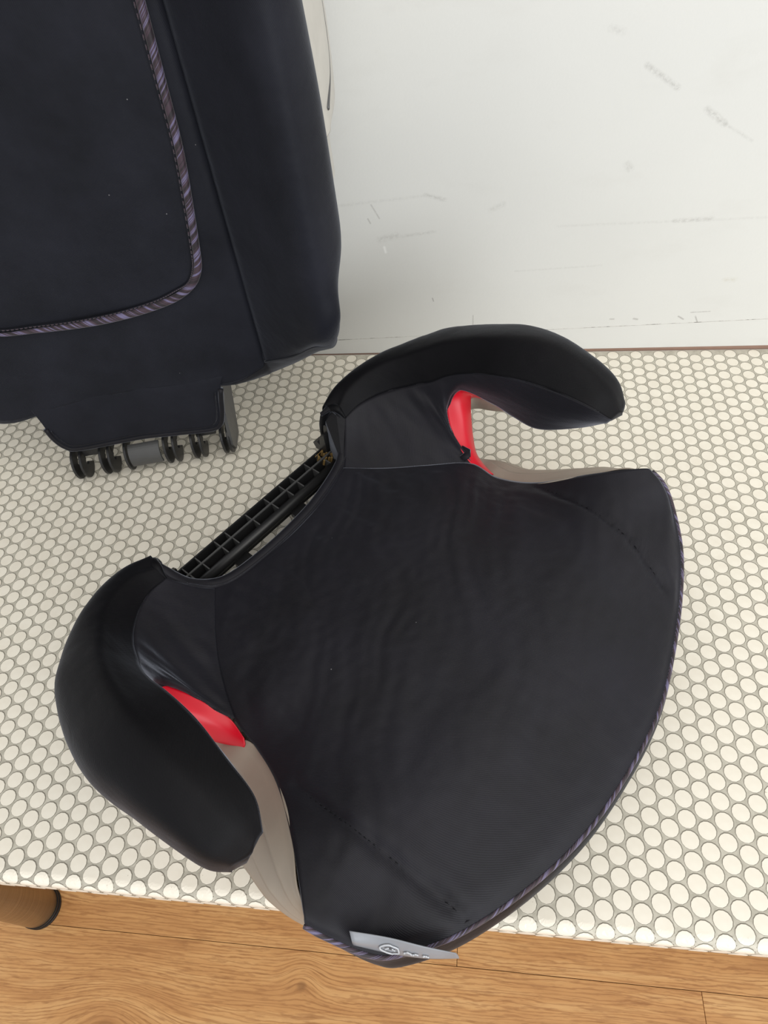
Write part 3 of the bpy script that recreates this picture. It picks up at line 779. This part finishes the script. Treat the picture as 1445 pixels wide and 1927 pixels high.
rows[0] = [(0, 9.3, 1.1), (6, 9.2, 1.5), (11.2, 8.6, 1.7), (14.5, 9.9, 1.9), (15.2, 10.6, 2.0), (15.9, 11.3, 3.0), (18.2, 13.0, 5.5), (20.4, 14.6, 7.0), (21.4, 14.4, 7.0), (22.2, 14.0, 6.4), (22.6, 13.8, 5.0), (22.6, 13.4, 3.0), (22.3, 13.0, 0.5), (21.5, 12.0, -2.5)]
rows[1] = [(0, 12, 1.1), (6, 12, 1.5), (11.2, 12, 1.8), (14.6, 12, 1.95), (15.2, 12.3, 1.8), (15.9, 12.7, 2.9), (18.2, 14.4, 6.1), (20.4, 16.0, 8.5), (21.7, 16.2, 8.9), (22.7, 16.0, 8.1), (23.1, 15.9, 6.4), (23.2, 15.6, 3.8), (23.0, 15.2, 0.5), (22.1, 14.5, -2.5)]
rows[2] = [(l, u if k < 4 else u * 0.55 + r1 * 0.45 + 1.0, m) for k, ((l, u, m), r1) in enumerate(zip(rows[2], [q[1] for q in rows[1]]))]
for uu, f, o in ((55.2, 0.8, -0.5), (56.0, 0.35, -1.6), (56.0, 0.1, -3.0)):
    rows.append([(l * 0.995, uu, m * f + o) for l, u, m in rows[9]])
# underside: from the lower back edge up to the bottom front line
bf = rows[0]
und = [(0, 8.9, -0.4), (6, 8.6, -0.2), (11.4, 7.9, 0.8), (14.6, 7.7, 0.0), (15.2, 7.7, -0.3), (15.9, 7.75, -0.5), (18.2, 8.3, -0.6), (20.4, 9.5, 0.0), (21.4, 10.4, 0.8), (22.0, 11.2, 1.8), (22.3, 11.6, 2.0), (22.1, 11.2, 0.5), (21.7, 10.6, -1.0), (21.0, 10.0, -2.5)]
und2 = [(l, u * 0.55 + b[1] * 0.45 - 0.15, m * 0.6 + b[2] * 0.4) for (l, u, m), b in zip(bf, und)]
def full(r): return [(-l, u, m) for l, u, m in reversed(r[1:])] + list(r)
g1 = surf([full(r) for r in rows], 160, 130)
gg = []
for i, r in enumerate(g1):
    rr = []
    for p in r:
        l, u, m = p; al = abs(l)
        d = 0.05 * nz(l * .25, u * .25, 1) + 0.025 * nz(l * .9, u * .9, 4) + (0.05 * nz(l * .5 + u * .6, u * .2 - l * .2, 9) if al < 14 else 0)
        d -= 0.25 * gauss(al - 15.15, 0.28)
        rr.append((l, u, m + d))
    gg.append(rr)
bc = kobj('back_cover', grid_mesh(gg), NAVY, uvs=grid_uv(gg)); solid(bc, 0.2)
ud = kobj('underside_cover', grid_mesh(surf([full(und), full(und2), full([(l, u - 0.02, m) for l, u, m in bf])], 120, 14)), NAVY); solid(ud, 0.15)
for s_ in (1, -1):
    e = [(s_ * l, u + 0.02, m + 0.05) for l, u, m in bf[4:12]]
    kobj('wing_seam', tube(e, 0.11, 6, n=40), NAVY)
# short button-stitch mark on the wing
kobj('wing_mark', tube([(20.95, 33.3, 9.5), (21.4, 33.95, 9.8), (21.85, 34.6, 9.98)], [0.05, 0.10, 0.04], 6, flat=0.6), RUBBER)

# fabric tab that hangs over the hinge
TABO = [(-9.0, 9.6), (-8.7, 7.6), (-8.5, 5.8), (-7.9, 4.4), (-6.8, 3.75), (-3, 3.6), (1.5, 3.5), (5.0, 3.35), (7.6, 3.3), (8.7, 3.8), (9.3, 5.2), (9.7, 7.0), (10.2, 8.8), (10.8, 9.8)]
tp = line([(a[0], a[1], 0) for a in TABO], 60)
gt = []
for i in range(14):
    f = i / 13; r = []
    for l, u, _ in tp:
        c = (l * 0.97, 11.8)
        ll, uu = l + (c[0] - l) * f * 0.9, u + (c[1] - u) * f
        pm_ = 1.1 + abs(ll) * 0.063
        sf = max(0.0, min(1.0, (uu - 4.0) / 6.0)); sf = sf * sf * (3 - 2 * sf)
        r.append((ll, uu, pm_ + 0.2 - 0.23 * max(0.0, min(1.0, (uu - 4.5) / 4.8)) - 0.4 * max(0, uu - 9.35) + 0.03 * nz(ll * .4, uu * .6, 2)))
    gt.append(r)
tb = kobj('hinge_tab', grid_mesh(gt), NAVY, uvs=grid_uv(gt)); solid(tb, 0.3)
kobj('tab_binding', tube([(l, u, 1.1 + abs(l) * 0.063 + 0.2) for l, u, _ in tp[6:-6]], 0.28, 8), BLACK)
kobj('tab_seam', tube([(l * 0.955, u + 0.5 - (0.3 if u > 8 else 0), 1.1 + abs(l) * 0.063 + 0.34) for l, u, _ in tp[8:-8]], 0.05, 6), BLACK)
for s_ in (-1, 1):
    kobj('edge_loop', tube([(s_ * 9.9 - 0.3 + x, 9.35 + y, 1.5) for x, y in ((-1.3 * s_, -0.3), (-0.7 * s_, 0.25), (0.3 * s_, 0.2), (1.0 * s_, -0.35), (1.6 * s_, -0.6))], 0.2, 8, n=16), BLACK)

# striped piping of the centre panel
def panel_m(l): return 1.5 + 0.05 * abs(l) * 0.6
PR = [(13.9, 46.0), (13.75, 40.6), (13.55, 36.0), (13.3, 31.2), (12.75, 27.0), (12.05, 22.6), (11.7, 21.2), (10.9, 20.0), (9.5, 19.1), (7.6, 18.5), (4.6, 18.0), (1.5, 17.75), (-1.5, 17.75), (-4.5, 17.95), (-7.6, 18.2)]
PL = [(-10.4, 19.2), (-11.9, 21.6), (-12.7, 26.5), (-13.3, 31.2), (-13.7, 38), (-13.9, 46)]
pts = [(l, u, panel_m(l) + 0.28) for l, u in PR + PL]
rad = lambda f: 0.34 if f < 0.55 else max(0.16, 0.34 - abs(f - 0.55) * 1.2) if f < 0.72 else min(0.34, 0.16 + (f - 0.72) * 1.2)
V, F, U = tube(pts, rad, 12, up=(0, 0, 1), n=220, uv=True)
pi_ = kobj('panel_piping', (V, F), PIPE, uvs=U); pi_['label'] = 'purple and lilac striped piping'
ins = [(l - 0.42 * (1 if l > 0 else -1) if u > 20 else l * 0.96, u + (0.42 if u < 20 else 0.1), panel_m(l) + 0.32) for l, u in PR + PL]
kobj('piping_stitching', stitches(ins, back, NAVY, 150, r=0.05, lift=0.0), PIPE)['kind'] = 'stuff'
kobj('panel_seam', tube([(l, u, m - 0.06) for l, u, m in ins], 0.09, 6, n=200), NAVY)

# plastic shell behind the cover
back_sh = kobj('back_shell', grid_mesh(surf([full([(0, u, -3.4), (8, u, -3.5), (16, u, -3.6), (20.0 + k, u, -3.3), (21.4 + k, u, -1.6), (21.6 + k, u, 1.0)]) for u, k in ((10.5, -1.5), (14, 0), (22, 0.8), (34, 2), (46, 2), (54, 2))], 60, 30)), SILVER); solid(back_sh, 0.3)
for s_ in (1, -1):
    A_ = lambda P: [(s_ * l, u, m) for l, u, m in P]
    net = [A_([(24.1, u, 6.5), (25.0, u, 4.0), (25.5 + e, u, 1.0), (25.7 + e, u, -1.5), (25.3 + e, u, -3.4), (23.0, u, -3.8)]) for u, e in ((31.0, -0.4), (31.8, 0.15), (34, 0.35), (38, 0.4), (44, 0.2), (54, 0.0))]
    sp2 = kobj('shell_wing', grid_mesh(surf(net, 24, 30)), SILVER); solid(sp2, 0.25); sp2['label'] = 'light grey plastic shell edge'
    kobj('shell_wing_step', grid_mesh(surf([A_([(24.4, u, 3.0), (25.0, u, 0.5), (25.0, u, -2.0), (24.0, u, -3.6)]) for u in (26.5, 29, 31.2)], 12, 10)), SILVER)
    kobj('shell_groove', tube(A_([(25.15, 32.5, 4.0), (25.75, 34.5, 1.5), (25.9, 38, 0.9), (25.6, 46, 1.2)]), 0.16, 8, n=30), DGREY)

# hinge hooks at the foot of the backrest
def hook(l, th, r0, r1, a0, a1, uc=1.0, mc=0.6, n=20):
    V = []
    for i in range(n + 1):
        a = math.radians(a0 + (a1 - a0) * i / n)
        for rr in (r0, r1):
            for dl in (-th / 2, th / 2): V.append((l + dl, uc + rr * math.sin(a), mc + rr * math.cos(a)))
    F = []
    for i in range(n):
        b = i * 4; c = b + 4
        F += [(b, c, c + 1, b + 1), (b + 2, b + 3, c + 3, c + 2), (b, b + 2, c + 2, c), (b + 1, c + 1, c + 3, b + 3)]
    F += [(0, 1, 3, 2), (n * 4, n * 4 + 2, n * 4 + 3, n * 4 + 1)]
    return V, F
for l in (-8.1, -7.2, -5.0, -4.1, -2.3, 2.0, 3.0, 5.0, 5.9, 8.3, 9.0):
    hk = kobj('hinge_hook', hook(l, 0.28, 0.35, 1.85, 100, -140), DARKP, smooth=False); bevel(hk, 0.05, 1)
    bevel(kobj('hinge_web', box(l - 0.14, l + 0.14, 1.6, 5.4, -1.6, 0.9), DARKP, smooth=False), 0.04, 1)
kobj('hinge_plate', hook(-0.3, 3.4, 1.35, 1.6, 75, -30, n=12), DGREY, smooth=False)['label'] = 'flat dark grey hinge plate'
for a, b_ in ((-6.9, -4.9), (5.5, 7.7)):
    kobj('hinge_spacer', box(a, b_, 2.0, 3.2, 0.4, 1.0), DARKP, smooth=False)
kobj('hinge_beam', box(-8.4, 9.2, 3.2, 9.8, -2.4, 0.9), DARKP, smooth=False)
V = [(9.7, 10.3, 1.4), (9.2, 4.6, 1.6), (9.0, 1.0, 2.2), (9.0, -0.4, 1.2), (9.2, -0.4, -1.6), (10.6, 10.3, -2.0)]
V2 = [(l + 0.35, u, m) for l, u, m in V]
n = len(V)
kobj('hinge_cheek', (V + V2, [tuple(range(n)), tuple(range(2 * n - 1, n - 1, -1))] + [(i, (i + 1) % n, n + (i + 1) % n, n + i) for i in range(n)]), DGREY, smooth=False)['label'] = 'smoky grey cheek plate of the hinge'
